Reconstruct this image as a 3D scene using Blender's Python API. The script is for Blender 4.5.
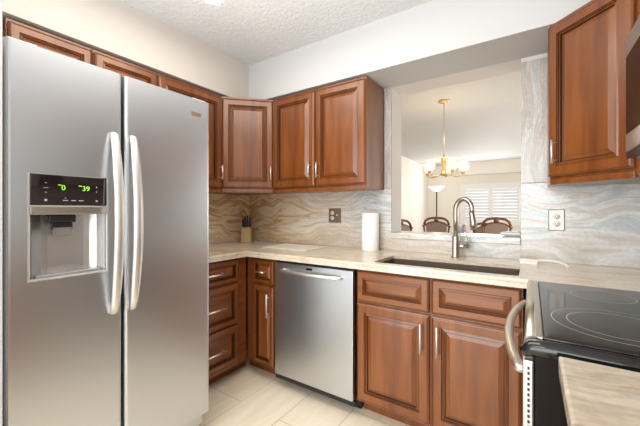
import bpy, bmesh, math, random
from mathutils import Vector, Matrix
random.seed(7)
PI = math.pi
SC = bpy.context.scene
COL = SC.collection
for _o in list(bpy.data.objects):
    bpy.data.objects.remove(_o)

# ------------------------------------------------------------------ camera, world, lights, exposure
cam_d = bpy.data.cameras.new('camera'); cam = bpy.data.objects.new('camera', cam_d); COL.objects.link(cam)
cam_d.sensor_width = 36.0; cam_d.lens = 36.0*316.9/640.0; cam_d.shift_y = -2.8/640.0
cam_d.clip_start = 0.02
cam.location = (2.3706, -2.2779, 1.214); cam.rotation_euler = (PI/2, 0, math.radians(33.634))
SC.camera = cam
SC.view_settings.view_transform = 'Standard'; SC.view_settings.look = 'None'
SC.view_settings.gamma = 1.0; SC.view_settings.use_curve_mapping = False
SC.view_settings.exposure = 0.1
w = bpy.data.worlds.new('daylight'); SC.world = w; w.use_nodes = True
bg = w.node_tree.nodes['Background']; bg.inputs[0].default_value = (0.86, 0.93, 1.0, 1); bg.inputs[1].default_value = 1.6

def area(name, loc, rot, sx, sy, power, col):
    l = bpy.data.lights.new(name, 'AREA'); l.shape = 'RECTANGLE'; l.size = sx; l.size_y = sy
    l.energy = power; l.color = col
    o = bpy.data.objects.new(name, l); o.location = loc; o.rotation_euler = rot; COL.objects.link(o); return o
def point(name, loc, power, col, r=0.05):
    l = bpy.data.lights.new(name, 'POINT'); l.energy = power; l.color = col; l.shadow_soft_size = r
    o = bpy.data.objects.new(name, l); o.location = loc; COL.objects.link(o); return o
area('rear_fill', (1.6, -4.35, 1.35), (PI/2, 0, 0), 2.6, 2.2, 92, (0.975, 0.985, 1.0))  # unseen soft fill added behind the camera to light the kitchen evenly
area('kitchen_overhead_fill', (1.30, -1.35, 2.40), (0, 0, 0), 1.2, 0.9, 17, (1.0, 0.93, 0.83))  # added overhead fill, no fixture modelled around it
area('rear_overhead_fill', (1.60, -3.1, 2.40), (0, 0, 0), 0.9, 0.9, 12, (1.0, 0.92, 0.80))  # second overhead fill, invented behind the camera
area('kitchen_upward_fill', (1.5, -2.0, 1.95), (PI, 0, 0), 1.8, 2.6, 15, (1.0, 0.97, 0.94))  # floating fill added to brighten the ceiling, no lamp hangs here
area('dining_window_daylight', (1.5, 6.75, 1.4), (-PI/2, 0, 0), 1.2, 0.9, 34, (0.95, 0.98, 1.0))
area('dining_side_fill', (4.3, 3.2, 1.4), (0, PI/2, 0), 1.6, 3.0, 72, (1.0, 0.97, 0.93))  # fill added from the right, the dining wall has no window there

# ------------------------------------------------------------------ materials
MATS = {}
def new_mat(name):
    m = bpy.data.materials.new(name); m.use_nodes = True
    MATS[name] = m
    return m, m.node_tree.nodes, m.node_tree.links, m.node_tree.nodes['Principled BSDF']
def plain(name, col, rough=0.5, metal=0.0, emit=None, estr=0.0, coat=0.0, bump=0.0, bscale=80, trans=0.0, alpha=1.0, ior=1.45):
    m, n, l, b = new_mat(name)
    b.inputs['Base Color'].default_value = (*col, 1); b.inputs['Roughness'].default_value = rough
    b.inputs['Metallic'].default_value = metal; b.inputs['Coat Weight'].default_value = coat
    b.inputs['Transmission Weight'].default_value = trans; b.inputs['IOR'].default_value = ior
    b.inputs['Alpha'].default_value = alpha
    if emit: b.inputs['Emission Color'].default_value = (*emit, 1); b.inputs['Emission Strength'].default_value = estr
    tc = n.new('ShaderNodeTexCoord'); no = n.new('ShaderNodeTexNoise'); no.inputs['Scale'].default_value = bscale
    l.new(tc.outputs['Object'], no.inputs['Vector'])
    if bump:
        bp = n.new('ShaderNodeBump'); bp.inputs['Strength'].default_value = bump; bp.inputs['Distance'].default_value = 0.01
        l.new(no.outputs['Fac'], bp.inputs['Height']); l.new(bp.outputs['Normal'], b.inputs['Normal'])
    return m
def ramp(n, stops, interp='LINEAR'):
    r = n.new('ShaderNodeValToRGB'); r.color_ramp.interpolation = interp
    e = r.color_ramp.elements
    while len(e) > 1: e.remove(e[-1])
    e[0].position = stops[0][0]; e[0].color = (*stops[0][1], 1)
    for p, c in stops[1:]:
        x = e.new(p); x.color = (*c, 1)
    return r
def wood(name, dark, mid, light, axis='Z', rough=0.3, coat=0.35, sc=1.0):
    m, n, l, b = new_mat(name)
    tc = n.new('ShaderNodeTexCoord'); mp = n.new('ShaderNodeMapping')
    s = {'Z': (14, 14, 1.1), 'X': (1.1, 14, 14), 'Y': (14, 1.1, 14)}[axis]
    mp.inputs['Scale'].default_value = tuple(v*sc for v in s)
    no = n.new('ShaderNodeTexNoise'); no.inputs['Scale'].default_value = 1.6; no.inputs['Detail'].default_value = 5; no.inputs['Distortion'].default_value = 0.5
    l.new(tc.outputs['Object'], mp.inputs['Vector']); l.new(mp.outputs['Vector'], no.inputs['Vector'])
    r = ramp(n, [(0.25, dark), (0.5, mid), (0.78, light)]); l.new(no.outputs['Fac'], r.inputs['Fac'])
    n2 = n.new('ShaderNodeTexNoise'); n2.inputs['Scale'].default_value = 4.0; l.new(tc.outputs['Object'], n2.inputs['Vector'])
    mx = n.new('ShaderNodeMix'); mx.data_type = 'RGBA'; mx.blend_type = 'MULTIPLY'; mx.inputs[0].default_value = 0.45
    r2 = ramp(n, [(0.3, (0.78, 0.74, 0.72)), (0.7, (1, 1, 1))]); l.new(n2.outputs['Fac'], r2.inputs['Fac'])
    l.new(r.outputs['Color'], mx.inputs[6]); l.new(r2.outputs['Color'], mx.inputs[7]); l.new(mx.outputs[2], b.inputs['Base Color'])
    b.inputs['Roughness'].default_value = rough; b.inputs['Coat Weight'].default_value = coat*0.95; b.inputs['Coat Roughness'].default_value = 0.18
    return m
wood('cherry', (0.140, 0.037, 0.007), (0.210, 0.062, 0.012), (0.275, 0.092, 0.020))
wood('cherry_flat', (0.140, 0.037, 0.007), (0.210, 0.062, 0.012), (0.275, 0.092, 0.020), axis='X')
plain('glaze', (0.030, 0.009, 0.004), 0.35, coat=0.3)
wood('mahogany', (0.10, 0.03, 0.012), (0.20, 0.065, 0.025), (0.30, 0.11, 0.045), sc=1.4)
wood('beech', (0.50, 0.33, 0.16), (0.60, 0.42, 0.22), (0.66, 0.48, 0.27))
def steel(name, col=(0.56, 0.555, 0.55), rough=0.3, axis='Y'):
    m, n, l, b = new_mat(name)
    b.inputs['Metallic'].default_value = 1.0; b.inputs['Base Color'].default_value = (*col, 1)
    tc = n.new('ShaderNodeTexCoord'); mp = n.new('ShaderNodeMapping')
    mp.inputs['Scale'].default_value = {'X': (2, 250, 250), 'Y': (250, 2, 250), 'Z': (250, 250, 2)}[axis]
    no = n.new('ShaderNodeTexNoise'); no.inputs['Scale'].default_value = 2.0
    l.new(tc.outputs['Object'], mp.inputs['Vector']); l.new(mp.outputs['Vector'], no.inputs['Vector'])
    mr = n.new('ShaderNodeMapRange'); mr.inputs['To Min'].default_value = rough-0.04; mr.inputs['To Max'].default_value = rough+0.06
    l.new(no.outputs['Fac'], mr.inputs['Value']); l.new(mr.outputs['Result'], b.inputs['Roughness'])
    bp = n.new('ShaderNodeBump'); bp.inputs['Strength'].default_value = 0.035; bp.inputs['Distance'].default_value = 0.002
    l.new(no.outputs['Fac'], bp.inputs['Height']); l.new(bp.outputs['Normal'], b.inputs['Normal'])
    return m
steel('steel', (0.60, 0.63, 0.665), 0.33, 'X')
steel('steel_bright', (0.78, 0.77, 0.74), 0.40, 'Z')
steel('steel_case', (0.60, 0.60, 0.60), 0.40, 'Z')
steel('nickel', (0.50, 0.46, 0.40), 0.30, 'Z')
plain('sink_steel', (0.15, 0.115, 0.09), 0.35, 0.5)  # dark reflections inside the steel bowl put into the base colour
steel('range_handle', (0.66, 0.60, 0.52), 0.3, 'X')
plain('silver_grey', (0.62, 0.62, 0.61), 0.4, 0.3)
plain('black_plastic', (0.012, 0.012, 0.013), 0.3)
plain('black_satin', (0.010, 0.008, 0.007), 0.2); MATS['black_satin'].node_tree.nodes['Principled BSDF'].inputs['Specular IOR Level'].default_value = 0.15
plain('black_gloss', (0.008, 0.008, 0.009), 0.08, coat=0.2)
plain('panel_gloss', (0.016, 0.010, 0.010), 0.08, coat=0.5)
plain('ceran', (0.020, 0.018, 0.016), 0.10)
plain('ring_print', (0.42, 0.40, 0.36), 0.3)
plain('clear_plastic', (0.35, 0.33, 0.30), 0.15, trans=0.5)
plain('led_green', (0.1, 0.4, 0.02), 0.5, emit=(0.42, 1.0, 0.06), estr=0.9)
plain('led_white', (0.3, 0.3, 0.3), 0.5, emit=(0.8, 0.75, 0.8), estr=0.15)
plain('paint_cream', (0.61, 0.57, 0.52), 0.7, bump=0.02)
plain('paint_white', (0.56, 0.565, 0.565), 0.7, bump=0.02)
plain('paint_back', (0.72, 0.69, 0.67), 0.7, bump=0.02)
plain('paint_dining', (0.82, 0.785, 0.73), 0.7)
plain('trim_white', (0.86, 0.86, 0.86), 0.45)
plain('outlet_white', (0.85, 0.83, 0.78), 0.35)
plain('outlet_dark', (0.03, 0.03, 0.03), 0.5)
plain('bronze_plate', (0.26, 0.19, 0.125), 0.45, 0.5)
plain('paper', (0.90, 0.89, 0.87), 0.95, bump=0.15, bscale=160)
plain('cardboard', (0.45, 0.34, 0.22), 0.9)
plain('board_white', (0.82, 0.78, 0.70), 0.3)
plain('ivory', (0.86, 0.80, 0.68), 0.35)
plain('brass', (0.72, 0.50, 0.28), 0.3, 0.9)
plain('shade_glass', (0.97, 0.93, 0.86), 0.15, trans=0.8, emit=(1.0, 0.80, 0.55), estr=0.08, alpha=0.45)
plain('bulb', (1, 1, 1), 0.5, emit=(1.0, 0.86, 0.62), estr=3.5)
plain('torch_glass', (0.95, 0.93, 0.9), 0.4, emit=(1.0, 0.93, 0.82), estr=1.5)
plain('diffuser', (0.95, 0.95, 0.95), 0.4, emit=(1.0, 0.96, 0.88), estr=3)
plain('cushion', (0.36, 0.26, 0.21), 0.9, bump=0.2, bscale=220)
plain('lilac', (0.55, 0.46, 0.55), 0.5)
plain('print_blue', (0.45, 0.52, 0.62), 0.6)
plain('pane_glass', (0.95, 0.97, 1.0), 0.02, trans=1.0, ior=1.1)
plain('rubber', (0.02, 0.02, 0.02), 0.7)

def stone(name, kind):
    m, n, l, b = new_mat(name)
    g = n.new('ShaderNodeNewGeometry'); mp = n.new('ShaderNodeMapping')
    warp = n.new('ShaderNodeTexNoise'); warp.inputs['Scale'].default_value = 1.5 if kind == 'wall' else 2.4; warp.inputs['Detail'].default_value = 2.0
    l.new(g.outputs['Position'], warp.inputs['Vector'])
    sub = n.new('ShaderNodeVectorMath'); sub.operation = 'SUBTRACT'; sub.inputs[1].default_value = (0.5, 0.5, 0.5)
    l.new(warp.outputs['Color'], sub.inputs[0])
    sca = n.new('ShaderNodeVectorMath'); sca.operation = 'SCALE'; sca.inputs['Scale'].default_value = {'wall': 0.5, 'upright': 0.10, 'counter': 0.28, 'streak': 0.12}[kind]
    l.new(sub.outputs[0], sca.inputs[0])
    add = n.new('ShaderNodeVectorMath'); l.new(g.outputs['Position'], add.inputs[0]); l.new(sca.outputs[0], add.inputs[1])
    l.new(add.outputs[0], mp.inputs['Vector'])
    if kind == 'wall': mp.inputs['Rotation'].default_value = (0, math.radians(14), 0); mp.inputs['Scale'].default_value = (0.8, 0.8, 6.6)
    elif kind == 'upright': mp.inputs['Rotation'].default_value = (0, math.radians(-24), 0); mp.inputs['Scale'].default_value = (22, 3, 2.0)
    elif kind == 'counter': mp.inputs['Rotation'].default_value = (0, 0, math.radians(8)); mp.inputs['Scale'].default_value = (2.2, 9, 9)
    else: mp.inputs['Rotation'].default_value = (0, 0, math.radians(14)); mp.inputs['Scale'].default_value = (2.6, 15, 8)
    n1 = n.new('ShaderNodeTexNoise'); n1.inputs['Scale'].default_value = 1.0; n1.inputs['Detail'].default_value = 6; n1.inputs['Roughness'].default_value = 0.58
    l.new(mp.outputs['Vector'], n1.inputs['Vector'])
    cool = {'wall': [(0.27, (0.36, 0.29, 0.23)), (0.34, (0.54, 0.50, 0.45)), (0.40, (0.69, 0.705, 0.69)), (0.45, (0.45, 0.50, 0.50)), (0.50, (0.70, 0.72, 0.71)), (0.535, (0.53, 0.49, 0.44)), (0.58, (0.70, 0.72, 0.71)), (0.64, (0.46, 0.525, 0.52)), (0.72, (0.75, 0.76, 0.74))],
            'upright': [(0.28, (0.34, 0.29, 0.25)), (0.38, (0.54, 0.51, 0.47)), (0.45, (0.44, 0.42, 0.38)), (0.52, (0.61, 0.60, 0.57)), (0.58, (0.46, 0.47, 0.46)), (0.70, (0.64, 0.63, 0.60))],
            'counter': [(0.25, (0.46, 0.33, 0.21)), (0.38, (0.64, 0.51, 0.38)), (0.48, (0.75, 0.66, 0.53)), (0.56, (0.64, 0.55, 0.45)), (0.62, (0.80, 0.74, 0.64)), (0.75, (0.74, 0.63, 0.49))],
            'streak': [(0.25, (0.25, 0.19, 0.13)), (0.38, (0.38, 0.31, 0.23)), (0.46, (0.52, 0.45, 0.35)), (0.52, (0.42, 0.36, 0.29)), (0.60, (0.56, 0.50, 0.41)), (0.75, (0.48, 0.41, 0.32))]}[kind]
    r1 = ramp(n, cool); l.new(n1.outputs['Fac'], r1.inputs['Fac'])
    out = r1.outputs['Color']
    if kind == 'wall':
        warm = ramp(n, [(0.28, (0.40, 0.19, 0.07)), (0.36, (0.80, 0.52, 0.26)), (0.42, (0.92, 0.80, 0.60)), (0.47, (0.58, 0.34, 0.15)), (0.51, (0.95, 0.76, 0.48)), (0.56, (0.66, 0.50, 0.33)), (0.60, (0.94, 0.86, 0.70)), (0.66, (0.70, 0.45, 0.24)), (0.74, (0.90, 0.76, 0.54))])
        l.new(n1.outputs['Fac'], warm.inputs['Fac'])
        sx = n.new('ShaderNodeSeparateXYZ'); l.new(add.outputs[0], sx.inputs[0])
        mr = n.new('ShaderNodeMapRange'); mr.inputs['From Min'].default_value = 0.35; mr.inputs['From Max'].default_value = 1.25
        l.new(sx.outputs['X'], mr.inputs['Value'])
        mx = n.new('ShaderNodeMix'); mx.data_type = 'RGBA'; l.new(mr.outputs['Result'], mx.inputs[0])
        l.new(warm.outputs['Color'], mx.inputs[6]); l.new(r1.outputs['Color'], mx.inputs[7])
        # tan band low on the wall
        mr2 = n.new('ShaderNodeMapRange'); mr2.inputs['From Min'].default_value = 1.02; mr2.inputs['From Max'].default_value = 0.93; mr2.inputs['To Max'].default_value = 0.55
        l.new(sx.outputs['Z'], mr2.inputs['Value'])
        mx2 = n.new('ShaderNodeMix'); mx2.data_type = 'RGBA'; l.new(mr2.outputs['Result'], mx2.inputs[0])
        mx2.inputs[7].default_value = (0.58, 0.47, 0.36, 1)
        l.new(mx.outputs[2], mx2.inputs[6]); out = mx2.outputs[2]
    sp = n.new('ShaderNodeTexNoise'); sp.inputs['Scale'].default_value = 60; l.new(g.outputs['Position'], sp.inputs['Vector'])
    rs = ramp(n, [(0.35, (0.82, 0.80, 0.78)), (0.6, (1, 1, 1))]); l.new(sp.outputs['Fac'], rs.inputs['Fac'])
    mm = n.new('ShaderNodeMix'); mm.data_type = 'RGBA'; mm.blend_type = 'MULTIPLY'; mm.inputs[0].default_value = 0.5
    l.new(out, mm.inputs[6]); l.new(rs.outputs['Color'], mm.inputs[7]); l.new(mm.outputs[2], b.inputs['Base Color'])
    b.inputs['Roughness'].default_value = 0.22; b.inputs['Coat Weight'].default_value = 0.2
    return m
for k in ('wall', 'upright', 'counter', 'streak'): stone('stone_'+k, k)

def floor_mat():
    m, n, l, b = new_mat('floor_tile')
    g = n.new('ShaderNodeNewGeometry'); mp = n.new('ShaderNodeMapping')
    mp.inputs['Rotation'].default_value = (0, 0, PI/2); mp.inputs['Location'].default_value = (0.36, 1.05, 0)
    l.new(g.outputs['Position'], mp.inputs['Vector'])
    br = n.new('ShaderNodeTexBrick'); br.inputs['Scale'].default_value = 1.0
    br.inputs['Brick Width'].default_value = 0.62; br.inputs['Row Height'].default_value = 0.315; br.inputs['Mortar Size'].default_value = 0.003
    br.inputs['Color1'].default_value = (0.93, 0.83, 0.66, 1); br.inputs['Color2'].default_value = (0.90, 0.80, 0.63, 1); br.inputs['Mortar'].default_value = (0.66, 0.56, 0.43, 1)
    br.inputs['Bias'].default_value = 0.0
    l.new(mp.outputs['Vector'], br.inputs['Vector'])
    mp2 = n.new('ShaderNodeMapping'); mp2.inputs['Scale'].default_value = (14, 1.8, 1); l.new(g.outputs['Position'], mp2.inputs['Vector'])
    no = n.new('ShaderNodeTexNoise'); no.inputs['Scale'].default_value = 1.5; no.inputs['Detail'].default_value = 4; l.new(mp2.outputs['Vector'], no.inputs['Vector'])
    r = ramp(n, [(0.3, (0.90, 0.88, 0.85)), (0.65, (1, 1, 1))]); l.new(no.outputs['Fac'], r.inputs['Fac'])
    mm = n.new('ShaderNodeMix'); mm.data_type = 'RGBA'; mm.blend_type = 'MULTIPLY'; mm.inputs[0].default_value = 0.8
    l.new(br.outputs['Color'], mm.inputs[6]); l.new(r.outputs['Color'], mm.inputs[7]); l.new(mm.outputs[2], b.inputs['Base Color'])
    b.inputs['Roughness'].default_value = 0.28
floor_mat()
def ceil_mat():
    m, n, l, b = new_mat('ceiling_texture')
    g = n.new('ShaderNodeNewGeometry'); b.inputs['Base Color'].default_value = (0.68, 0.695, 0.71, 1); b.inputs['Roughness'].default_value = 0.85
    no = n.new('ShaderNodeTexNoise'); no.inputs['Scale'].default_value = 42; no.inputs['Detail'].default_value = 3; l.new(g.outputs['Position'], no.inputs['Vector'])
    r = ramp(n, [(0.42, (0, 0, 0)), (0.58, (1, 1, 1))]); l.new(no.outputs['Fac'], r.inputs['Fac'])
    bp = n.new('ShaderNodeBump'); bp.inputs['Strength'].default_value = 0.33; bp.inputs['Distance'].default_value = 0.012
    l.new(r.outputs['Color'], bp.inputs['Height']); l.new(bp.outputs['Normal'], b.inputs['Normal'])
ceil_mat()

# ------------------------------------------------------------------ mesh helpers
class MB:
    """collects shapes into one bmesh; mi = material slot"""
    def __init__(s): s.bm = bmesh.new(); s.mi = 0
    def face(s, vs):
        try: f = s.bm.faces.new(vs); f.material_index = s.mi; return f
        except ValueError: return None
    def box(s, x0, x1, y0, y1, z0, z1, bev=0.0, seg=2):
        t = bmesh.new(); bmesh.ops.create_cube(t, size=1)
        for v in t.verts: v.co = Vector((x0+(v.co.x+.5)*(x1-x0), y0+(v.co.y+.5)*(y1-y0), z0+(v.co.z+.5)*(z1-z0)))
        if bev: bmesh.ops.bevel(t, geom=t.edges[:], offset=bev, segments=seg, affect='EDGES', profile=0.5)
        s.merge(t); return s
    def merge(s, t, M=None):
        mp = {}
        for v in t.verts: mp[v] = s.bm.verts.new((M @ v.co) if M else v.co)
        for f in t.faces:
            g = s.face([mp[v] for v in f.verts])
            if g: g.smooth = f.smooth
        t.free()
    def prism(s, pts, z0, z1, bev=0.0):
        t = bmesh.new(); vb = [t.verts.new((x, y, z0)) for x, y in pts]; f = t.faces.new(vb)
        r = bmesh.ops.extrude_face_region(t, geom=[f]); vs = [v for v in r['geom'] if isinstance(v, bmesh.types.BMVert)]
        for v in vs: v.co.z = z1
        bmesh.ops.recalc_face_normals(t, faces=t.faces)
        if bev: bmesh.ops.bevel(t, geom=[e for e in t.edges if abs(e.verts[0].co.z-e.verts[1].co.z) < 1e-6], offset=bev, segments=3, affect='EDGES', profile=0.5)
        s.merge(t); return s
    def lathe(s, prof, c=(0, 0, 0), seg=24, M=None):
        t = bmesh.new(); rings = []
        for r, z in prof:
            rings.append([t.verts.new((max(r, 1e-5)*math.cos(2*PI*k/seg), max(r, 1e-5)*math.sin(2*PI*k/seg), z)) for k in range(seg)])
        for a, b_ in zip(rings, rings[1:]):
            for k in range(seg):
                f = t.faces.new([a[k], a[(k+1) % seg], b_[(k+1) % seg], b_[k]]); f.smooth = True
        bmesh.ops.remove_doubles(t, verts=t.verts, dist=1e-4)
        T = Matrix.Translation(c) @ (M or Matrix.Identity(4)); s.merge(t, T); return s
    def tube(s, pts, r, seg=10, flat=None, smooth=True):
        pts = [Vector(p) for p in pts]; n = len(pts); rr = r if isinstance(r, (list, tuple)) else [r]*n
        rings = []; up = Vector((0, 0, 1)); prev = None
        for i, p in enumerate(pts):
            d = (pts[min(i+1, n-1)]-pts[max(i-1, 0)]).normalized()
            if prev is None:
                a = d.cross(up)
                if a.length < 1e-3: a = d.cross(Vector((1, 0, 0)))
                a.normalize()
            else: a = (prev - d*prev.dot(d)).normalized()
            prev = a; b_ = d.cross(a); fx = flat or (1, 1)
            rings.append([s.bm.verts.new(p + a*rr[i]*fx[0]*math.cos(2*PI*k/seg) + b_*rr[i]*fx[1]*math.sin(2*PI*k/seg)) for k in range(seg)])
        for q, w_ in zip(rings, rings[1:]):
            for k in range(seg):
                f = s.face([q[k], q[(k+1) % seg], w_[(k+1) % seg], w_[k]])
                if f: f.smooth = smooth
        s.face(rings[0][::-1]); s.face(rings[-1]); return s
    def panel(s, x0, x1, z0, z1, y, prof, mids):
        """raised panel front facing -y. prof: (inset, depth forward of y); mids: slot per band"""
        prev = None
        for i, (ins, dp) in enumerate(prof):
            c = [s.bm.verts.new(v) for v in ((x0+ins, y-dp, z0+ins), (x1-ins, y-dp, z0+ins), (x1-ins, y-dp, z1-ins), (x0+ins, y-dp, z1-ins))]
            if prev:
                s.mi = mids[i-1]
                for k in range(4): s.face([prev[k], prev[(k+1) % 4], c[(k+1) % 4], c[k]])
            else: s.mi = 0; s.face(c[::-1])
            prev = c
        s.mi = 0; s.face(prev); return s
    def obj(s, name, mats, parent=None, loc=None):
        bmesh.ops.recalc_face_normals(s.bm, faces=s.bm.faces)
        me = bpy.data.meshes.new(name); s.bm.to_mesh(me); s.bm.free()
        for m in (mats if isinstance(mats, (list, tuple)) else [mats]): me.materials.append(MATS[m])
        o = bpy.data.objects.new(name, me); COL.objects.link(o)
        if parent is not None: o.parent = parent
        elif len(me.vertices):
            xs = [v.co for v in me.vertices]
            c = Vector(((min(v.x for v in xs)+max(v.x for v in xs))/2, (min(v.y for v in xs)+max(v.y for v in xs))/2, min(v.z for v in xs)))
            me.transform(Matrix.Translation(-c)); o.location = c
        return o
def cut(o, cutter_mb, inner=None):
    """subtract the cutter's volume from a mesh and keep the result as plain mesh"""
    c = cutter_mb.obj('cutter', inner or 'rubber', o.parent if o.parent else None)
    md = o.modifiers.new('b', 'BOOLEAN'); md.operation = 'DIFFERENCE'; md.object = c; md.solver = 'EXACT'
    bpy.context.view_layer.update()
    dg = bpy.context.evaluated_depsgraph_get(); me = bpy.data.meshes.new_from_object(o.evaluated_get(dg))
    o.modifiers.clear(); o.data = me; bpy.data.objects.remove(c); return o
def thing(name, label, cat, loc=(0, 0, 0), rz=0.0, group=None):
    o = bpy.data.objects.new(name, None); o.empty_display_size = 0.1; COL.objects.link(o)
    o.location = loc; o.rotation_euler = (0, 0, rz); return tag(o, label, cat, group)
def tag(o, label, cat, group=None):
    o['label'] = label; o['category'] = cat
    if group: o['group'] = group
    return o
def struct(mb, name, mat):
    o = mb.obj(name, mat); o['kind'] = 'structure'; return o
def text_mesh(name, body, size, mat, parent, M):
    cu = bpy.data.curves.new(name, 'FONT'); cu.body = body; cu.size = size; cu.extrude = 0.0004; cu.align_x = 'CENTER'; cu.align_y = 'CENTER'
    t = bpy.data.objects.new('tmp', cu); COL.objects.link(t); bpy.context.view_layer.update()
    me = bpy.data.meshes.new_from_object(t.evaluated_get(bpy.context.evaluated_depsgraph_get())); bpy.data.objects.remove(t)
    me.transform(M); me.materials.clear(); me.materials.append(MATS[mat])
    o = bpy.data.objects.new(name, me); COL.objects.link(o); o.parent = parent; return o

# ------------------------------------------------------------------ the room
CE = 2.46; SF = 2.134; RX = 3.04
struct(MB().box(-0.3, 4.7, -4.7, 7.2, -0.1, 0.0), 'floor', 'floor_tile')
struct(MB().box(-0.3, 4.7, -4.7, 0.1, CE, CE+0.1), 'ceiling', 'ceiling_texture')
struct(MB().box(-0.3, 4.7, 0.1, 7.2, CE, CE+0.1), 'ceiling', 'paint_white')
struct(MB().box(-0.12, 0, -4.5, 0.0, 0, CE), 'wall_left', 'paint_cream')
struct(MB().box(RX, RX+0.12, -4.5, 0.0, 0, CE), 'wall_right', 'paint_white')
wb = MB(); wb.box(-0.12, 4.6, 0, 0.205, 0, CE)
o = struct(wb, 'wall_back', 'paint_back')
k = MB(); k.box(1.504, 2.321, -0.1, 0.4, 1.005, SF); cut(o, k, 'paint_back')
struct(MB().box(0, 0.34, -4.5, -0.0, SF, CE), 'trim_1', 'paint_cream')
struct(MB().box(0.34, RX, -0.34, -0.0, SF, CE), 'trim_2', 'paint_white')
struct(MB().box(2.70, RX, -4.5, -0.34, SF, CE), 'trim_3', 'paint_white')
struct(MB().box(0, 1.02, -2.13, -2.008, 0, SF), 'wall_return', 'paint_white')
rw = MB(); rw.box(-0.12, RX+0.12, -4.62, -4.5, 0, CE)
o = struct(rw, 'wall_rear', 'paint_white'); k = MB(); k.box(0.5, 2.7, -4.7, -4.4, 0.05, 2.1); cut(o, k, 'paint_white')
f = MB()
for a in (0.5, 1.57, 2.64): f.box(a, a+0.06, -4.6, -4.54, 0.05, 2.1)
for z in (0.05, 2.04): f.box(0.5, 2.7, -4.6, -4.54, z, z+0.06)
struct(f, 'door_1', 'trim_white')
# dining room shell
struct(MB().box(-0.21, -0.09, 0.205, 7.1, 0, CE), 'wall_dining_left', 'paint_dining')
struct(MB().box(4.5, 4.62, 0.205, 7.1, 0, CE), 'wall_dining_right', 'paint_dining')
o = struct(MB().box(-0.21, 4.62, 7.0, 7.12, 0, CE), 'wall_far', 'paint_dining')
k = MB(); k.box(0.86, 2.15, 6.9, 7.2, 0.90, 1.83); cut(o, k, 'paint_dining')
struct(MB().box(0.80, 4.5, 6.72, 7.0, 2.14, CE), 'trim_4', 'paint_dining')
f = MB()
for a in (0.78, 2.15): f.box(a, a+0.08, 6.975, 7.0, 0.84, 1.91)
for z in (0.82, 1.83): f.box(0.78, 2.23, 6.97, 7.0, z, z+0.08)
f.box(0.86, 2.15, 7.06, 7.08, 0.90, 0.93); f.box(0.86, 2.15, 7.06, 7.08, 1.80, 1.83); f.box(1.49, 1.52, 7.06, 7.08, 0.90, 1.83)
struct(f, 'window_1', 'trim_white')
o = struct(MB().box(0.86, 2.15, 7.085, 7.09, 0.90, 1.83), 'window_2', 'pane_glass')
for i, (a, b_) in enumerate(((0.865, 1.505), (1.507, 2.145))):
    t = thing('window_shutter', ('white louvered plantation shutter, left panel of the far dining window', 'white louvered plantation shutter, right panel of the far dining window')[i], 'shutter', (a, 6.985, 0.905), 0, 'plantation shutters')
    W = b_-a; m = MB(); m.box(0, 0.045, -0.015, 0.015, 0, 0.92, 0.003); m.box(W-0.045, W, -0.015, 0.015, 0, 0.92, 0.003)
    m.box(0.045, W-0.045, -0.015, 0.015, 0, 0.07); m.box(0.045, W-0.045, -0.015, 0.015, 0.86, 0.92); m.obj('shutter_frame', 'trim_white', t)
    m = MB()
    for q in range(10):
        z = 0.11+q*0.079; t2 = bmesh.new(); bmesh.ops.create_cube(t2, size=1)
        M = Matrix.Translation((W/2, 0, z)) @ Matrix.Rotation(math.radians(-52), 4, 'X') @ Matrix.Diagonal((W-0.09, 0.075, 0.009, 1))
        m.merge(t2, M)
    m.obj('louvers', 'trim_white', t)
    MB().box(W/2-0.004, W/2+0.004, -0.055, -0.047, 0.10, 0.84).obj('tilt_rod', 'trim_white', t)

# stone backsplash slabs and pass-through ledge
sp = 0.018
def slab(mb, lab, mat='stone_wall'): return tag(mb.obj('backsplash_slab', mat), lab, 'backsplash')
m = MB(); m.box(0.0, 1.503, -sp, -0.001, 0.916, 1.374); slab(m, 'swirling tan and grey stone slab on the back wall under the upper cabinets')
m = MB(); m.box(1.503, 2.321, -sp, -0.001, 0.916, 1.0055); slab(m, 'low strip of grey stone slab below the pass-through ledge behind the faucet')
m = MB(); m.box(2.322, RX-0.001, -sp, -0.001, 0.916, 1.374); slab(m, 'wide grey-green stone slab behind the white outlet and cooktop corner')
m = MB(); m.box(1.452, 1.503, -sp, -0.001, 1.378, SF-0.001); slab(m, 'narrow upright stone strip between double upper cabinet and pass-through', 'stone_upright')
m = MB(); m.box(2.322, 2.60, -sp, -0.001, 1.378, SF-0.03); slab(m, 'upright grey stone strip between pass-through and right corner cabinet', 'stone_upright')
m = MB(); m.box(0.001, 0.018, -1.17, -0.019, 0.916, 1.362); slab(m, 'tan swirled stone slab on the left wall beside the refrigerator')
m = MB(); m.box(RX-0.018, RX-0.001, -2.9, -0.019, 0.921, 1.362); slab(m, 'grey stone slab on the right wall behind the range')
tag(MB().box(1.505, 2.320, -0.030, 0.225, 1.006, 1.047, 0.004).obj('pass_through_ledge', 'stone_wall'), 'pale stone ledge along the bottom of the pass-through opening', 'ledge')

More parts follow.
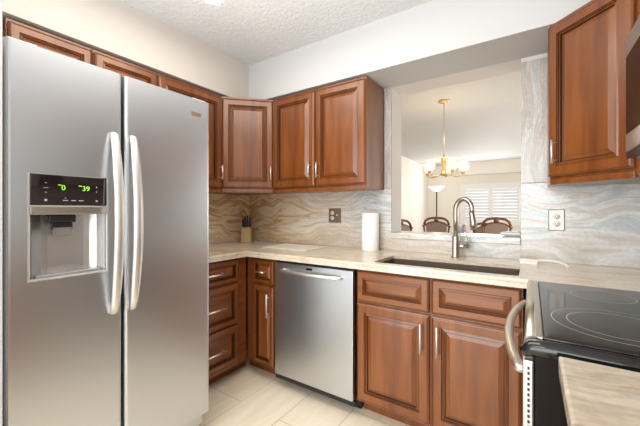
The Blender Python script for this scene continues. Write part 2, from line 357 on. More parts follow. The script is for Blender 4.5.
# ------------------------------------------------------------------ cabinets
DOOR = [(0, 0.0), (0, 0.015), (0.005, 0.0195), (0.007, 0.0180), (0.013, 0.0205), (0.048, 0.0205), (0.050, 0.0165), (0.056, 0.0195), (0.0575, 0.0150), (0.064, 0.0170), (0.0655, 0.0100), (0.069, 0.0100), (0.086, 0.0168), (0.0868, 0.0162), (0.089, 0.0172)]
DMID = [0, 0, 1, 0, 0, 1, 0, 1, 0, 1, 1, 0, 1, 0]
def scaled(p, k): return [(a*k, b_) for a, b_ in p]
def front(parent, name, x0, x1, z0, z1, y=0.0, k=1.0, mat='cherry', label=None):
    m = MB(); m.panel(x0, x1, z0, z1, y, scaled(DOOR, k), DMID); o = m.obj(name, [mat, 'glaze'], parent)
    if label: o['label'] = label
    return o
def pull(parent, x, z, L, vertical=True, y=-0.020):
    m = MB(); r = 0.0055; so = 0.032
    if vertical:
        m.tube([(x, y-so, z-L/2), (x, y-so, z+L/2)], r, 10)
        for s in (-1, 1): m.tube([(x, y+0.001, z+s*L*0.36), (x, y-so, z+s*L*0.36)], 0.0045, 8)
    else:
        m.tube([(x-L/2, y-so, z), (x+L/2, y-so, z)], r, 10)
        for s in (-1, 1): m.tube([(x+s*L*0.36, y+0.001, z), (x+s*L*0.36, y-so, z)], 0.0045, 8)
    return m.obj('handle', 'steel_bright', parent)
def cab(label, loc, rz, W, D, z0, z1, cat='cabinet', name='upper_cabinet', group=None):
    t = thing(name, label, cat, (loc[0], loc[1], z0), rz, group)
    m = MB(); m.box(0, W, 0, D, 0, z1-z0, 0.0015, 1); m.obj('cabinet_body', 'cherry', t)
    return t
R90 = PI/2
# left wall uppers (front at x = 0.32, door faces at 0.34)
def upper_one(label, loc, rz, W, D, z0, z1, doors, k=1.0, rail=True):
    t = cab(label, loc, rz, W, D, z0, z1)
    for x0, x1, hx in doors:
        d = front(t, 'door', x0, x1, 0.028, z1-z0-0.018, 0, k)
        if hx is not None: pull(d, hx, 0.028+0.115, 0.115)
    if rail and z0 < 1.5: MB().box(0.0, W, -0.012, 0.012, -0.012, 0.014, 0.004).obj('light_rail', 'cherry', t)
    return t
upper_one('short upper cabinet above refrigerator, nearest the left edge', (0.32, -1.858, 0), R90, 0.352, 0.319, 1.82, 2.120, [(0.006, 0.346, None)], 0.8)
upper_one('short upper cabinet above the right refrigerator door', (0.32, -1.504, 0), R90, 0.364, 0.319, 1.82, 2.120, [(0.006, 0.358, None)], 0.8)
upper_one('tall left-wall upper cabinet between refrigerator and corner cabinet', (0.32, -1.138, 0), R90, 0.522, 0.319, 1.365, 2.120, [(0.006, 0.516, 0.495)])
# left diagonal corner
def corner_cab(label, pts, a, ang, W, z0, z1, hx, d0=0.006, d1=None, name='corner_upper_cabinet'):
    t = thing(name, label, 'cabinet', (a[0], a[1], z0), ang)
    c, s = math.cos(-ang), math.sin(-ang)
    loc = [((x-a[0])*c-(y-a[1])*s, (x-a[0])*s+(y-a[1])*c) for x, y in pts]
    MB().prism(loc, 0, z1-z0).obj('cabinet_body', 'cherry', t)
    d = front(t, 'door', d0, d1 or W-d0, 0.028, z1-z0-0.018); pull(d, hx, 0.143, 0.115)
    MB().box(0.008, W-0.008, -0.012, 0.012, -0.012, 0.014, 0.004).obj('light_rail', 'cherry', t)
    return t
corner_cab('diagonal corner upper cabinet at the left, beside the tall left-wall cabinet', [(0.001, -0.001), (0.001, -0.614), (0.322, -0.614), (0.614, -0.322), (0.614, -0.001)], (0.322, -0.614), PI/4, 0.413, 1.365, 2.120, 0.385)
# back double upper
upper_one('double-door upper cabinet on the back wall above the dishwasher', (0.618, -0.325, 0), 0, 0.830, 0.306, 1.365, 2.120, [(0.006, 0.414, 0.382), (0.422, 0.824, 0.452)])
# right diagonal corner
corner_cab('diagonal corner upper cabinet at the right, beside the microwave', [(2.45, -0.02), (2.45, -0.333), (2.716, -0.599), (3.039, -0.599), (3.039, -0.02)], (2.45, -0.333), -PI/4, 0.376, 1.350, 2.128, 0.056, 0.004, 0.366)
t = thing('upper_cabinet', 'cherry upper cabinet above the microwave at the right edge', 'cabinet', (2.72, -0.601, 1.35), -R90)
m = MB(); m.box(0, 0.085, 0, 0.318, 0, 0.77); m.box(0.086, 0.85, 0, 0.318, 0.495, 0.77); m.obj('cabinet_body', 'cherry', t)
front(t, 'door', 0.092, 0.465, 0.50, 0.762, 0, 0.8); front(t, 'door', 0.470, 0.845, 0.50, 0.762, 0, 0.8)

# base cabinets
BZ = 0.874
def base_body(t, W, D=0.595, fill=None):
    m = MB(); m.box(0, W, 0, D, 0.095, BZ, 0.001, 1); m.obj('cabinet_body', 'cherry', t)
    MB().box(0.0, W, 0.09, D-0.01, 0.0, 0.0945).obj('toe_kick', 'cherry', t)
t = thing('base_cabinet', 'three-drawer base cabinet on the left, beside the refrigerator', 'cabinet', (0.60, -1.172, 0), R90)
m = MB(); m.box(0, 0.558, 0, 0.595, 0.095, BZ, 0.001, 1); m.obj('cabinet_body', 'cherry_flat', t)
MB().box(0.0, 0.64, 0.09, 0.58, 0, 0.0945).obj('toe_kick', 'cherry', t)
for z0, z1, kk in ((0.705, 0.862, 0.62), (0.405, 0.690, 0.8), (0.125, 0.392, 0.8)):
    d = front(t, 'drawer', 0.02, 0.470, z0, z1, 0, kk, 'cherry_flat'); pull(d, 0.262, (z0+z1)/2, 0.16, False)
t = thing('base_cabinet', 'narrow base cabinet with one drawer and door beside the dishwasher', 'cabinet', (0.602, -0.60, 0), 0)
m = MB(); m.box(0, 0.289, 0, 0.580, 0.095, BZ, 0.001, 1); m.obj('cabinet_body', 'cherry', t)
MB().box(-0.07, 0.289, 0.09, 0.58, 0, 0.0945).obj('toe_kick', 'cherry', t)
d = front(t, 'drawer', 0.076, 0.272, 0.690, 0.858, 0, 0.55); pull(d, 0.174, 0.775, 0.075, False)
d = front(t, 'door', 0.076, 0.272, 0.112, 0.672, 0, 0.66); pull(d, 0.238, 0.545, 0.16)
t = thing('sink_base_cabinet', 'wide cherry base cabinet under the sink with two doors', 'cabinet', (1.518, -0.60, 0), 0)
m = MB(); m.box(0, 0.824, 0, 0.58, 0.095, BZ, 0.001, 1)
o = m.obj('cabinet_body', 'cherry', t); k = MB(); k.box(0.052, 0.822, 0.004, 0.45, 0.60, 1.0); cut(o, k, 'cherry')
MB().box(0.0, 0.824, 0.09, 0.57, 0, 0.0945).obj('toe_kick', 'cherry', t)
for a, b_ in ((0.006, 0.418), (0.430, 0.818)):
    front(t, 'false_drawer_front', a, b_, 0.688, 0.862, 0, 0.78, 'cherry_flat')
for a, b_, hx in ((0.006, 0.418, 0.382), (0.430, 0.818, 0.464)):
    d = front(t, 'door', a, b_, 0.112, 0.672); pull(d, hx, 0.555, 0.155)
t = thing('corner_base_cabinet', 'blind cherry base cabinet in the corner behind the range', 'cabinet', (2.385, -0.655, 0), 0)
MB().box(0, 0.65, 0, 0.635, 0.0, BZ).obj('cabinet_body', 'cherry', t)
t = thing('base_cabinet', 'cherry base cabinet under the near right countertop', 'cabinet', (2.455, -1.478, 0), -R90)
m = MB(); m.box(0, 1.40, 0, 0.58, 0.095, BZ, 0.001, 1); m.obj('cabinet_body', 'cherry', t)
MB().box(0.0, 1.40, 0.09, 0.57, 0, 0.0945).obj('toe_kick', 'cherry', t)
for a, b_, hx in ((0.006, 0.46, 0.42), (0.47, 0.93, 0.51), (0.94, 1.39, 0.98)):
    d = front(t, 'drawer', a, b_, 0.705, 0.858, 0, 0.62, 'cherry_flat'); pull(d, (a+b_)/2, 0.78, 0.16, False)
    d = front(t, 'door', a, b_, 0.112, 0.690); pull(d, hx, 0.57, 0.155)

# countertops
t = thing('countertop', 'cream veined stone countertop wrapping the back and left walls', 'countertop', (0, 0, 0.875))
m = MB()
for a in ((0.001, 0.022, -1.174, -0.022), (0.620, 0.644, -1.174, -0.644), (0.620, 2.362, -0.644, -0.622), (2.362, 3.039, -0.661, -0.640), (0.001, 3.039, -0.022, -0.001)): m.box(*a, 0.0, 0.0215)
m.obj('front_edge', 'stone_counter', t)
m = MB(); m.prism([(0.001, -0.001), (0.001, -1.174), (0.645, -1.174), (0.645, -0.645), (2.362, -0.645), (2.362, -0.662), (3.039, -0.662), (3.039, -0.001)], 0.0205, 0.040, 0.006)
o = m.obj('worktop', 'stone_counter', t)
k = MB(); t2 = bmesh.new(); bmesh.ops.create_cube(t2, size=1)
for v in t2.verts: v.co = Vector((1.612+(v.co.x+.5)*0.713, -0.580+(v.co.y+.5)*0.322, -0.05+(v.co.z+.5)*0.15))
bmesh.ops.bevel(t2, geom=[e for e in t2.edges if abs(e.verts[0].co.z-e.verts[1].co.z) > 0.1], offset=0.02, segments=4, affect='EDGES', profile=0.5)
k.merge(t2); cut(o, k, 'stone_counter')
tag(MB().prism([(2.418, -1.461), (3.039, -1.461), (3.039, -2.90), (2.418, -2.90)], 0.875, 0.915, 0.006).obj('countertop', 'stone_streak'), 'beige streaked stone countertop in the near right corner', 'countertop')

# sink
t = thing('kitchen_sink', 'undermount stainless single-bowl sink below the pass-through', 'sink', (1.968, -0.419, 0.66))
m = MB(); m.box(-0.365, 0.365, -0.172, 0.172, 0, 0.2345); o = m.obj('basin', 'sink_steel', t)
k = MB(); k.box(-0.358, 0.358, -0.163, 0.163, 0.008, 0.3, 0.02, 3); cut(o, k, 'sink_steel')
MB().lathe([(0.0, 0.009), (0.045, 0.009), (0.045, 0.013), (0.034, 0.012), (0.030, 0.0095), (0.0, 0.0095)], (0, 0.03, 0)).obj('drain', 'steel_bright', t)

# faucet
t = thing('kitchen_faucet', 'brushed nickel gooseneck faucet standing behind the sink', 'faucet', (1.973, -0.125, 0.9155), math.radians(-18))
m = MB(); m.lathe([(0, 0), (0.028, 0), (0.028, 0.006), (0.022, 0.010), (0.022, 0.13), (0.018, 0.135), (0, 0.135)]); m.obj('faucet_body', 'nickel', t)
pts = [(0, 0, 0.12), (0, 0, 0.26)]
R = 0.052
for i in range(0, 15):
    a = PI - i*(PI*1.07)/14; pts.append((R+R*math.cos(a), 0, 0.30+R*1.3*math.sin(a)))
e = pts[-1]; MB().tube(pts, 0.0145, 14).obj('spout', 'nickel', t)
MB().tube([(e[0]-0.001, 0, e[2]+0.005), (e[0]+0.002, 0, e[2]-0.02), (e[0]+0.009, 0, e[2]-0.065), (e[0]+0.011, 0, e[2]-0.105)], [0.0150, 0.0165, 0.0195, 0.019], 14).obj('spray_head', 'nickel', t)
hc, hs = math.cos(math.radians(46)), math.sin(math.radians(46))
MB().tube([(0.018*hc, 0.018*hs, 0.070), (0.080*hc, 0.080*hs, 0.070)], 0.0135, 12).obj('handle_hub', 'nickel', t)
MB().tube([(0.068*hc, 0.068*hs, 0.072), (0.070*hc, 0.070*hs, 0.105), (0.064*hc, 0.064*hs, 0.145)], [0.008, 0.007, 0.006], 10).obj('handle_lever', 'nickel', t)

# dishwasher
t = thing('dishwasher', 'stainless steel dishwasher between narrow cabinet and sink cabinet', 'dishwasher', (0.893, -0.60, 0))
MB().box(0.004, 0.612, 0.002, 0.56, 0.095, 0.868).obj('tub_case', 'black_plastic', t)
MB().box(0.006, 0.610, -0.028, 0.001, 0.090, 0.856, 0.004).obj('door', 'steel', t)
MB().box(0.004, 0.616, 0.07, 0.10, 0.0, 0.094, 0.003).obj('kick_plate', 'black_plastic', t)
MB().box(0.004, 0.620, -0.022, 0.011, 0.058, 0.088, 0.006).obj('lower_guard', 'black_plastic', t)
m = MB(); pts = [(0.075+0.46*i/12, -0.040-0.028*math.sin(PI*i/12)**0.6, 0.806) for i in range(13)]; pts = [(0.073, -0.026, 0.806)]+pts+[(0.537, -0.026, 0.806)]
m.tube(pts, 0.013, 12, (1.0, 1.0)); m.obj('handle', 'steel_bright', t)
MB().box(0.272, 0.318, -0.0295, -0.027, 0.828, 0.842).obj('badge', 'black_gloss', t)

# ------------------------------------------------------------------ refrigerator (front faces +x)
t = thing('refrigerator', 'stainless side-by-side refrigerator with ice and water dispenser', 'refrigerator', (0.93, -1.986, 0), R90)
MB().box(0.006, 0.797, 0.075, 0.86, 0.055, 1.775, 0.004).obj('case', 'steel_case', t)
def fdoor(x0, x1):
    m = MB(); r = 0.016; n = 4; P_ = []
    for cx, cy, a0 in ((x1-r, 0.066-0.004, 0), ):
        pass
    P_ = [(x0, 0.068), (x1, 0.068)]
    for i in range(n+1): a = -i*R90/n; P_.append((x1-r+r*math.cos(a), r+r*math.sin(a)))
    for i in range(n+1): a = -R90-i*R90/n; P_.append((x0+r+r*math.cos(a), r+r*math.sin(a)))
    m.prism(P_, 0.138, 1.788); return m
dl = fdoor(0.0, 0.362).obj('freezer_door', 'steel', t); dr = fdoor(0.372, 0.803).obj('fridge_door', 'steel', t)
X0, X1, Z0, Z1 = 0.062, 0.302, 0.970, 1.342
k = MB(); k.box(X0, X1, -0.1, 0.058, Z0, 1.338); cut(dl, k, 'steel')
m = MB(); fr = 0.005
m.box(X0-fr, X0+0.003, -0.003, 0.055, Z0-fr, Z1, 0.001, 1); m.box(X1-0.003, X1+fr, -0.003, 0.055, Z0-fr, Z1, 0.001, 1)
m.box(X0+0.003, X1-0.003, -0.003, 0.055, Z0-fr, Z0+0.003); m.box(X0+0.003, X1-0.003, 0.050, 0.055, Z0+0.003, 1.337)
m.obj('dispenser_frame', 'silver_grey', dl)
# curved recess lining
m = MB(); pr = []
for i in range(13):
    u = i/12; x = X0+0.006+(X1-X0-0.012)*u; e_ = min(u, 1-u); y = 0.049 if e_ > 0.2 else 0.049-0.048*(1-e_/0.2)**1.6
    pr.append((x, y))
lo = [(x, y) for x, y in pr]; m.prism(lo+[(X1-0.004, 0.0495), (X0+0.004, 0.0495)], Z0+0.004, 1.20); m.obj('recess_lining', 'steel_case', dl)
MB().box(X0+0.001, X1-0.001, -0.006, 0.045, 1.232, Z1+0.002, 0.003).obj('control_panel', 'panel_gloss', dl)
MB().box(X0+0.001, X1-0.001, -0.009, 0.045, 1.198, 1.231, 0.003).obj('trim_strip', 'nickel', dl)
MB().box(X0+0.02, X1-0.02, 0.002, 0.042, Z0+0.004, Z0+0.012, 0.002).obj('drip_tray', 'steel_case', dl)
m = MB(); m.box(0.117, 0.201, 0.004, 0.044, 1.168, 1.197, 0.006); m.prism([(0.128, 0.010), (0.190, 0.010), (0.184, 0.04), (0.134, 0.04)], 1.140, 1.168, 0.003); m.obj('water_nozzle', 'black_plastic', dl)
MB().box(0.130, 0.188, 0.006, 0.012, 1.120, 1.150, 0.002).obj('dispenser_paddle', 'clear_plastic', dl)
def onpanel(x, z): return Matrix.Translation((x, -0.0068, z)) @ Matrix.Rotation(R90, 4, 'X')
text_mesh('display_digits', '0', 0.026, 'led_green', dl, onpanel(0.157, 1.296)); text_mesh('display_digits', '39', 0.026, 'led_green', dl, onpanel(0.228, 1.296))
for x, z, w_, h_ in ((0.146, 1.306, 0.010, 0.003), (0.209, 1.306, 0.010, 0.003)):
    MB().box(x-w_/2, x+w_/2, -0.0072, -0.0062, z-h_/2, z+h_/2).obj('display_dash', 'led_green', dl)
for x, z, w_, h_ in ((0.163, 1.250, 0.016, 0.003), (0.188, 1.250, 0.014, 0.003), (0.212, 1.250, 0.015, 0.003), (0.106, 1.294, 0.014, 0.002), (0.106, 1.312, 0.005, 0.003), (0.106, 1.278, 0.005, 0.003), (0.106, 1.250, 0.008, 0.008), (0.264, 1.304, 0.004, 0.004), (0.264, 1.286, 0.004, 0.004), (0.264, 1.250, 0.006, 0.007), (0.163, 1.259, 0.004, 0.003)):
    MB().box(x-w_/2, x+w_/2, -0.0070, -0.0062, z-h_/2, z+h_/2).obj('panel_marking', 'led_white', dl)
def fhandle(x, d):
    m = MB(); pts = []
    for i in range(17):
        u = i/16; pts.append((x, -0.010-0.048*math.sin(PI*u)**0.75, 0.792+0.736*u))
    m.tube([(x, -0.001, 0.790)]+pts+[(x, -0.001, 1.530)], [0.010]+[0.0135+0.004*math.sin(PI*i/16) for i in range(17)]+[0.010], 14, (1.15, 0.75)); return m.obj('handle', 'steel_bright', d)
fhandle(0.326, dl); fhandle(0.400, dr)
MB().box(0.690, 0.745, -0.002, 0.001, 1.700, 1.720, 0.001, 1).obj('name_badge', 'bronze_plate', dr)
MB().box(0.02, 0.785, 0.045, 0.075, 0.06, 0.132).obj('toe_grille', 'silver_grey', t)
for x in (0.05, 0.745): MB().box(x-0.03, x+0.03, 0.03, 0.12, 0.0, 0.06, 0.008).obj('foot', 'silver_grey', t)
for x in (0.04, 0.74): MB().box(x-0.03, x+0.05, 0.02, 0.09, 1.789, 1.80, 0.004).obj('hinge_cover', 'silver_grey', t)

# ------------------------------------------------------------------ range (front faces -x)
t = thing('range', 'slide-in electric range with black glass top and bowed handle', 'range', (2.373, -0.670, 0), -R90)
m = MB(); m.box(0.003, 0.742, 0.005, 0.60, 0.03, 0.890, 0.003); m.obj('body', 'black_satin', t)
m = MB(); m.box(0.0, 0.735, 0.02, 0.62, 0.8905, 0.912, 0.004); m.obj('cooktop_frame', 'black_gloss', t)
g = MB().box(0.012, 0.702, 0.024, 0.60, 0.9125, 0.920, 0.002).obj('glass_top', 'ceran', t)
def ring(cx, cy, r):
    m = MB(); n = 72; vs = [[m.bm.verts.new((cx+(r+d)*math.cos(2*PI*i/n), cy+(r+d)*math.sin(2*PI*i/n), 0.9203)) for i in range(n)] for d in (-0.0012, 0.0012)]
    for i in range(n): m.face([vs[0][i], vs[0][(i+1) % n], vs[1][(i+1) % n], vs[1][i]])
    m.obj('burner_ring', 'ring_print', g)
ring(0.515, 0.187, 0.142); ring(0.515, 0.187, 0.108); ring(0.175, 0.20, 0.085); ring(0.53, 0.47, 0.085); ring(0.185, 0.47, 0.11)
m = MB(); m.tube([(0.0, 0.002, 0.903), (0.708, 0.002, 0.903)], 0.018, 16, (1.0, 0.85)); m.box(0.0, 0.708, 0.004, 0.023, 0.890, 0.918, 0.003); m.obj('front_trim', 'nickel', t)
MB().box(0.703, 0.715, 0.02, 0.60, 0.905, 0.921, 0.003).obj('side_trim', 'black_gloss', t)
m = MB(); m.tube([(0.728, -0.020, 0.884), (0.728, 0.0, 0.896), (0.728, 0.03, 0.899), (0.728, 0.30, 0.899), (0.728, 0.60, 0.899)], [0.012, 0.019, 0.020, 0.020, 0.020], 14); m.obj('corner_cap', 'black_gloss', t)
MB().box(0.0, 0.76, 0.602, 0.65, 0.5, 1.02, 0.006).obj('backguard', 'steel', t)
dd = MB().box(0.002, 0.745, -0.018, 0.004, 0.19, 0.872, 0.004).obj('oven_door', 'steel', t)
MB().box(0.12, 0.63, -0.020, -0.017, 0.34, 0.66, 0.001, 1).obj('oven_window', 'black_gloss', dd)
m = MB()
for i in range(54): z = 0.205+i*0.0122; m.box(0.7445, 0.7458, -0.009, -0.0045, z, z+0.0066)
m.obj('vent_slots', 'black_plastic', dd)
m = MB(); pts = [(0.045+0.655*i/16, -0.024-0.038*math.sin(PI*i/16)**0.8, 0.832) for i in range(17)]
m.tube([(0.045, -0.016, 0.832)]+pts+[(0.700, -0.016, 0.832)], 0.0122, 12, (1.1, 0.9)); m.obj('door_handle', 'range_handle', dd)
MB().box(0.002, 0.745, -0.018, 0.004, 0.035, 0.183, 0.004).obj('storage_drawer', 'steel', t)

# microwave
t = thing('microwave', 'over-the-range stainless microwave with dark window at the right edge', 'microwave', (2.665, -0.692, 1.402), -R90)
MB().box(0, 0.752, 0.02, 0.355, 0, 0.436, 0.003).obj('case', 'steel_case', t)
dd = MB().box(0, 0.60, -0.006, 0.019, 0.022, 0.436, 0.004).obj('door', 'steel', t)
MB().box(0.022, 0.50, -0.009, -0.005, 0.085, 0.362, 0.001, 1).obj('door_window', 'black_satin', dd)
MB().tube([(0.55, -0.006, 0.06), (0.55, -0.04, 0.08), (0.55, -0.04, 0.38), (0.55, -0.006, 0.40)], 0.010, 10).obj('handle', 'steel_bright', dd)
MB().box(0.602, 0.752, -0.006, 0.019, 0.022, 0.436, 0.003).obj('control_panel', 'black_gloss', t)
MB().box(0, 0.752, -0.004, 0.019, 0.0, 0.020, 0.002).obj('bottom_vent', 'black_plastic', t)

# ------------------------------------------------------------------ small things on the counter
t = thing('knife_block', 'small light wood knife block in the left counter corner', 'knife block', (0.155, -0.185, 0.9155), math.radians(35))
m = MB(); m.prism([(-0.042, -0.045), (0.042, -0.045), (0.042, 0.05), (-0.042, 0.05)], 0, 0.135, 0.004); o = m.obj('block', 'beech', t)
kn = 0
KL = ['leftmost black knife handle at the front of the wood block', 'second black knife handle from the left at the front of the block', 'third black knife handle from the left at the front of the block', 'rightmost black knife handle at the front of the wood block', 'left black knife handle at the back of the wood block', 'middle black knife handle at the back of the wood block', 'right black knife handle at the back of the wood block']
kr = math.radians(35)
for (x, y, h) in ((-0.031, -0.028, 0.105), (-0.011, -0.026, 0.12), (0.011, -0.026, 0.115), (0.031, -0.028, 0.10), (-0.026, 0.02, 0.135), (0.0, 0.02, 0.150), (0.026, 0.02, 0.13)):
    wx = 0.155+x*math.cos(kr)-y*math.sin(kr); wy = -0.185+x*math.sin(kr)+y*math.cos(kr)
    q = thing('kitchen_knife', KL[kn], 'knife', (wx, wy, 1.0507), kr, 'knives in the block'); kn += 1
    MB().box(-0.007, 0.007, -0.009, 0.009, 0.006, 0.006+h*0.72, 0.003).obj('knife_handle', 'black_plastic', q)
    MB().box(-0.005, 0.005, -0.006, 0.006, 0.0, 0.006).obj('bolster', 'steel_bright', q)
t = thing('paper_towel_roll', 'upright white paper towel roll on the counter beside the sink', 'paper towel', (1.375, -0.105, 0.9155))
MB().lathe([(0.02, 0), (0.062, 0), (0.063, 0.003), (0.063, 0.276), (0.062, 0.279), (0.02, 0.279), (0.02, 0)], seg=40).obj('paper', 'paper', t)
MB().lathe([(0.0175, 0.001), (0.0195, 0.001), (0.0195, 0.2795), (0.0175, 0.2795), (0.0175, 0.001)]).obj('core', 'cardboard', t)
tag(MB().box(0.58, 1.01, -0.42, -0.12, 0.9155, 0.9225, 0.002).obj('cutting_board', 'board_white'), 'thin white cutting board lying flat on the counter above the dishwasher', 'cutting board')
t = thing('dish_brush', 'ivory dish brush with hooked handle lying right of the sink', 'brush', (2.35, -0.15, 0.9155), math.radians(-6))
MB().box(-0.035, 0.06, -0.022, 0.022, 0.012, 0.026, 0.006).obj('brush_head', 'ivory', t)
MB().box(-0.028, 0.052, -0.018, 0.018, 0.0, 0.0125).obj('bristles', 'trim_white', t)
MB().tube([(0.055, 0, 0.020), (0.10, 0.004, 0.024), (0.145, 0.002, 0.022), (0.172, -0.014, 0.015), (0.184, -0.040, 0.008)], [0.008, 0.006, 0.006, 0.006, 0.007], 10).obj('brush_handle', 'ivory', t)
# outlets
def outlet(loc, label, plate, w_, h_, kind):
    t = thing('wall_outlet', label, 'outlet', loc)
    MB().box(-w_/2, w_/2, -0.006, 0, -h_/2, h_/2, 0.002).obj('cover_plate', plate, t)
    if kind != 'combo': MB().box(-w_/2-0.0028, w_/2+0.0028, -0.004, -0.0, -h_/2-0.0028, h_/2+0.0028, 0.001, 1).obj('plate_shadow_rim', 'outlet_dark', t)  # dark rim stands in for the shadow line around the plate
    def recep(x):
        for z in (-0.021, 0.021):
            m = MB(); m.lathe([(0, 0), (0.0165, 0), (0.0165, 0.003), (0, 0.003)], (x, -0.006, z), 20, Matrix.Rotation(R90, 4, 'X')); q = m.obj('receptacle', 'outlet_white', t)
            m = MB(); m.box(x-0.008, x-0.005, -0.0096, -0.0088, z-0.003, z+0.006); m.box(x+0.005, x+0.008, -0.0096, -0.0088, z-0.003, z+0.006); m.box(x-0.0025, x+0.0025, -0.0096, -0.0088, z-0.011, z-0.006); m.obj('slots', 'outlet_dark', q)
    if kind == 'combo':
        recep(-0.023)
        MB().box(0.014, 0.034, -0.008, -0.005, -0.012, 0.012).obj('switch_surround', plate, t)
        MB().box(0.0195, 0.0285, -0.016, -0.006, -0.003, 0.010, 0.001, 1).obj('toggle', 'outlet_white', t)
    else: recep(0)
outlet((1.018, -0.0185, 1.170), 'bronze plate with outlet and switch on the slab left of the paper towels', 'bronze_plate', 0.118, 0.118, 'combo')
outlet((2.493, -0.0185, 1.157), 'white duplex outlet on the stone slab right of the pass-through', 'outlet_white', 0.070, 0.116, 'plain')

# ------------------------------------------------------------------ ceiling light
t = thing('ceiling_light', 'slim brass ceiling light bar with a lit end at the top edge of the photo', 'ceiling light', (0.803, -1.067, 2.44), math.radians(-38))
MB().box(0.030, 0.50, -0.038, 0.038, 0, 0.0195, 0.003).obj('housing', 'brass', t)
MB().box(-0.006, 0.0295, -0.040, 0.040, -0.004, 0.0195, 0.003).obj('lit_end', 'diffuser', t)

# ------------------------------------------------------------------ dining room
CX, CY = 1.546, 1.516
t = thing('chandelier', 'brass chandelier with glass shades hanging in the dining room', 'chandelier', (CX, CY, 1.60))
MB().lathe([(0, 0.859), (0.062, 0.859), (0.060, 0.845), (0.03, 0.830), (0, 0.828)]).obj('canopy', 'brass', t)
MB().tube([(0, 0, 0.24), (0, 0, 0.835)], 0.004, 8).obj('rod', 'brass', t)
MB().lathe([(0, 0.0), (0.015, 0.004), (0.050, 0.012), (0.052, 0.03), (0.028, 0.05), (0.024, 0.09), (0.030, 0.17), (0.026, 0.20), (0.034, 0.212), (0.014, 0.225), (0.006, 0.25), (0, 0.25)]).obj('body', 'brass', t)
for q in range(5):
    a = math.radians(20+72*q); c, s = math.cos(a), math.sin(a)
    pts = [(r*c, r*s, z) for r, z in ((0.04, 0.025), (0.09, 0.005), (0.14, -0.005), (0.185, 0.005), (0.205, 0.03))]
    MB().tube(pts, 0.0065, 8).obj('arm', 'brass', t)
    MB().lathe([(0, 0.0), (0.018, 0.004), (0.026, 0.022), (0.020, 0.036), (0, 0.036)], (0.205*c, 0.205*s, 0.02)).obj('cup', 'brass', t)
    sh = MB().lathe([(0.024, 0), (0.048, 0.018), (0.062, 0.05), (0.060, 0.082), (0.050, 0.106), (0.056, 0.122), (0.053, 0.122), (0.047, 0.105), (0.057, 0.082), (0.059, 0.05), (0.045, 0.02), (0.021, 0.002)], (0.205*c, 0.205*s, 0.052)).obj('glass_shade', 'shade_glass', t)
    MB().lathe([(0, 0), (0.012, 0.0), (0.014, 0.02), (0.024, 0.045), (0.022, 0.065), (0.010, 0.078), (0, 0.08)], (0.205*c, 0.205*s, 0.056), 16).obj('bulb', 'bulb', sh)
for q in range(5):
    a = math.radians(20+72*q); point('chandelier_glow', (CX+0.205*math.cos(a), CY+0.205*math.sin(a), 1.93), 1.5, (1.0, 0.80, 0.55), 0.04)
t = thing('floor_lamp', 'torchiere floor lamp with white glass bowl in the dining corner', 'lamp', (0.395, 6.0, 0))
MB().lathe([(0, 0), (0.14, 0), (0.14, 0.015), (0.03, 0.035), (0, 0.035)]).obj('base', 'nickel', t)
MB().tube([(0, 0, 0.02), (0, 0, 1.70)], 0.016, 12).obj('pole', 'rubber', t)
MB().lathe([(0.0, 1.68), (0.05, 1.69), (0.10, 1.73), (0.135, 1.765), (0.19, 1.80), (0.185, 1.805), (0.13, 1.775), (0.09, 1.74), (0.0, 1.70)]).obj('lamp_bowl', 'torch_glass', t)
point('torchiere_glow', (0.395, 6.0, 1.95), 5, (1.0, 0.90, 0.75), 0.08)
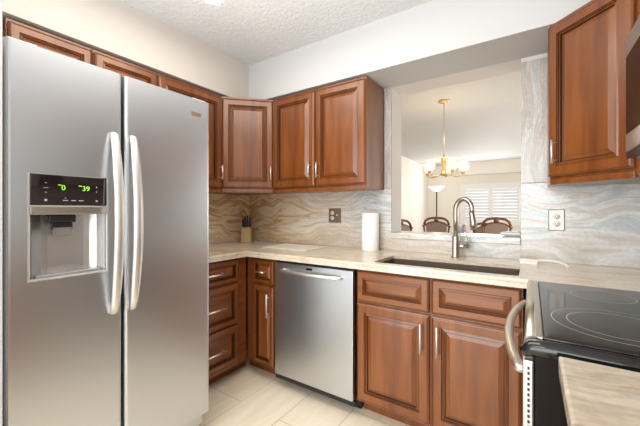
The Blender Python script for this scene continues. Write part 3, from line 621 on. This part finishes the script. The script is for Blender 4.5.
# dining table
t = thing('dining_table', 'dark wooden dining table seen just above the ledge', 'table', (1.68, 3.10, 0))
m = MB(); m.box(-0.72, 0.72, -0.46, 0.46, 0.725, 0.765, 0.008); m.box(-0.64, 0.64, -0.42, 0.42, 0.64, 0.725); m.obj('tabletop', 'mahogany', t)
for x in (-0.6, 0.6):
    for y in (-0.38, 0.38): MB().lathe([(0, 0), (0.025, 0), (0.022, 0.1), (0.04, 0.3), (0.045, 0.5), (0.04, 0.6399), (0, 0.6399)], (x, y, 0), 12).obj('leg', 'mahogany', t)
def chair(label, loc, rz, top=1.06, W=0.52):
    """front faces -y; carved open arch back with upholstered panel"""
    t = thing('dining_chair', label, 'chair', loc, rz, 'carved dining chairs')
    h = W/2; MB().box(-h+0.02, h-0.02, -0.24, 0.22, 0.40, 0.475, 0.02, 3).obj('seat', 'cushion', t)
    MB().box(-h+0.01, h-0.01, -0.25, 0.23, 0.34, 0.3995, 0.006).obj('seat_rail', 'mahogany', t)
    for x in (-1, 1):
        MB().tube([(x*(h-0.03), -0.22, 0.345), (x*(h-0.015), -0.24, 0.25), (x*(h-0.03), -0.225, 0.1), (x*(h-0.01), -0.25, 0.0)], [0.03, 0.026, 0.017, 0.02], 10).obj('front_leg', 'mahogany', t)
        MB().tube([(x*(h-0.03), 0.21, 0.345), (x*(h-0.04), 0.24, 0.0)], [0.022, 0.018], 10).obj('rear_leg', 'mahogany', t)
    m = MB()
    for x in (-1, 1): m.tube([(x*(h-0.05), 0.21, 0.35), (x*(h-0.045), 0.235, 0.6), (x*(h-0.01), 0.25, 0.86), (x*(h-0.0), 0.255, top-0.17)], [0.020, 0.018, 0.018, 0.034], 10)
    arch = [(-h*0.98, top-0.16), (-h*0.86, top-0.085), (-h*0.62, top-0.042), (-h*0.3, top-0.028), (0, top-0.022), (h*0.3, top-0.028), (h*0.62, top-0.042), (h*0.86, top-0.085), (h*0.98, top-0.16)]
    m.tube([(x, 0.262, z) for x, z in arch], 0.024, 10)
    inner = [(-h*0.90, top-0.175), (-h*0.6, top-0.125), (-h*0.25, top-0.105), (h*0.25, top-0.105), (h*0.6, top-0.125), (h*0.90, top-0.175)]
    m.tube([(x, 0.262, z) for x, z in inner], 0.015, 10)
    m.lathe([(0, 0), (0.03, 0.01), (0.048, 0.045), (0.040, 0.08), (0.028, 0.105), (0.012, 0.12), (0, 0.122)], (0, 0.262, top-0.115), 12)
    m.tube([(-h*0.7, 0.245, 0.62), (h*0.7, 0.245, 0.62)], 0.016, 10)
    m.obj('back_frame', 'mahogany', t)
    m = MB(); t2 = bmesh.new(); pts = [(-h*0.72, 0.63), (h*0.72, 0.63), (h*0.80, top-0.175), (h*0.55, top-0.135), (h*0.2, top-0.115), (-h*0.2, top-0.115), (-h*0.55, top-0.135), (-h*0.80, top-0.175)]
    M = Matrix(((1, 0, 0, 0), (0, 0, -1, 0.275), (0, 1, 0, 0), (0, 0, 0, 1)))
    pm = MB(); pm.prism(pts, 0, 0.035); m.merge(pm.bm, M); m.obj('back_panel', 'cushion', t)
    return t
chair('carved wooden dining chair in front of the white floor lamp', (0.80, 4.02, 0), math.radians(0), 1.085, 0.50)
chair('carved wooden dining chair centred in front of the shuttered window', (1.85, 4.02, 0), math.radians(0), 1.09, 0.46)
chair('reddish dining chair end cut off by the left jamb of the pass-through', (0.60, 3.32, 0), math.radians(62), 1.05, 0.50)
chair('low-backed dining chair partly hidden just right of the faucet', (1.46, 4.62, 0), math.radians(-25), 0.97, 0.42)
# things on the table
t = thing('candle_jar', 'pale lilac glass jar on the dining table behind the faucet', 'jar', (1.50, 3.15, 0.7655))
m = MB(); m.lathe([(0, 0), (0.045, 0), (0.05, 0.02), (0.05, 0.17), (0.03, 0.19), (0.033, 0.215), (0, 0.215)], seg=20); m.obj('jar', 'lilac', t)
MB().lathe([(0, 0.2155), (0.036, 0.2155), (0.03, 0.24), (0.01, 0.26), (0, 0.262)], seg=16).obj('lid', 'trim_white', t)
tag(MB().lathe([(0, 0.0), (0.035, 0.0), (0.045, 0.1), (0.040, 0.2), (0.034, 0.2), (0.038, 0.1), (0.03, 0.01), (0, 0.01)], (1.40, 3.25, 0.7655)).obj('drinking_glass', 'print_blue'), 'grey-blue tumbler beside the lilac jar on the dining table', 'glass')
tag(MB().prism([(2.205, 0.08), (2.315, 0.09), (2.318, 0.19), (2.25, 0.20)], 1.0475, 1.075, 0.012).obj('folded_napkin', 'silver_grey'), 'crumpled grey napkin at the right end of the ledge', 'napkin')
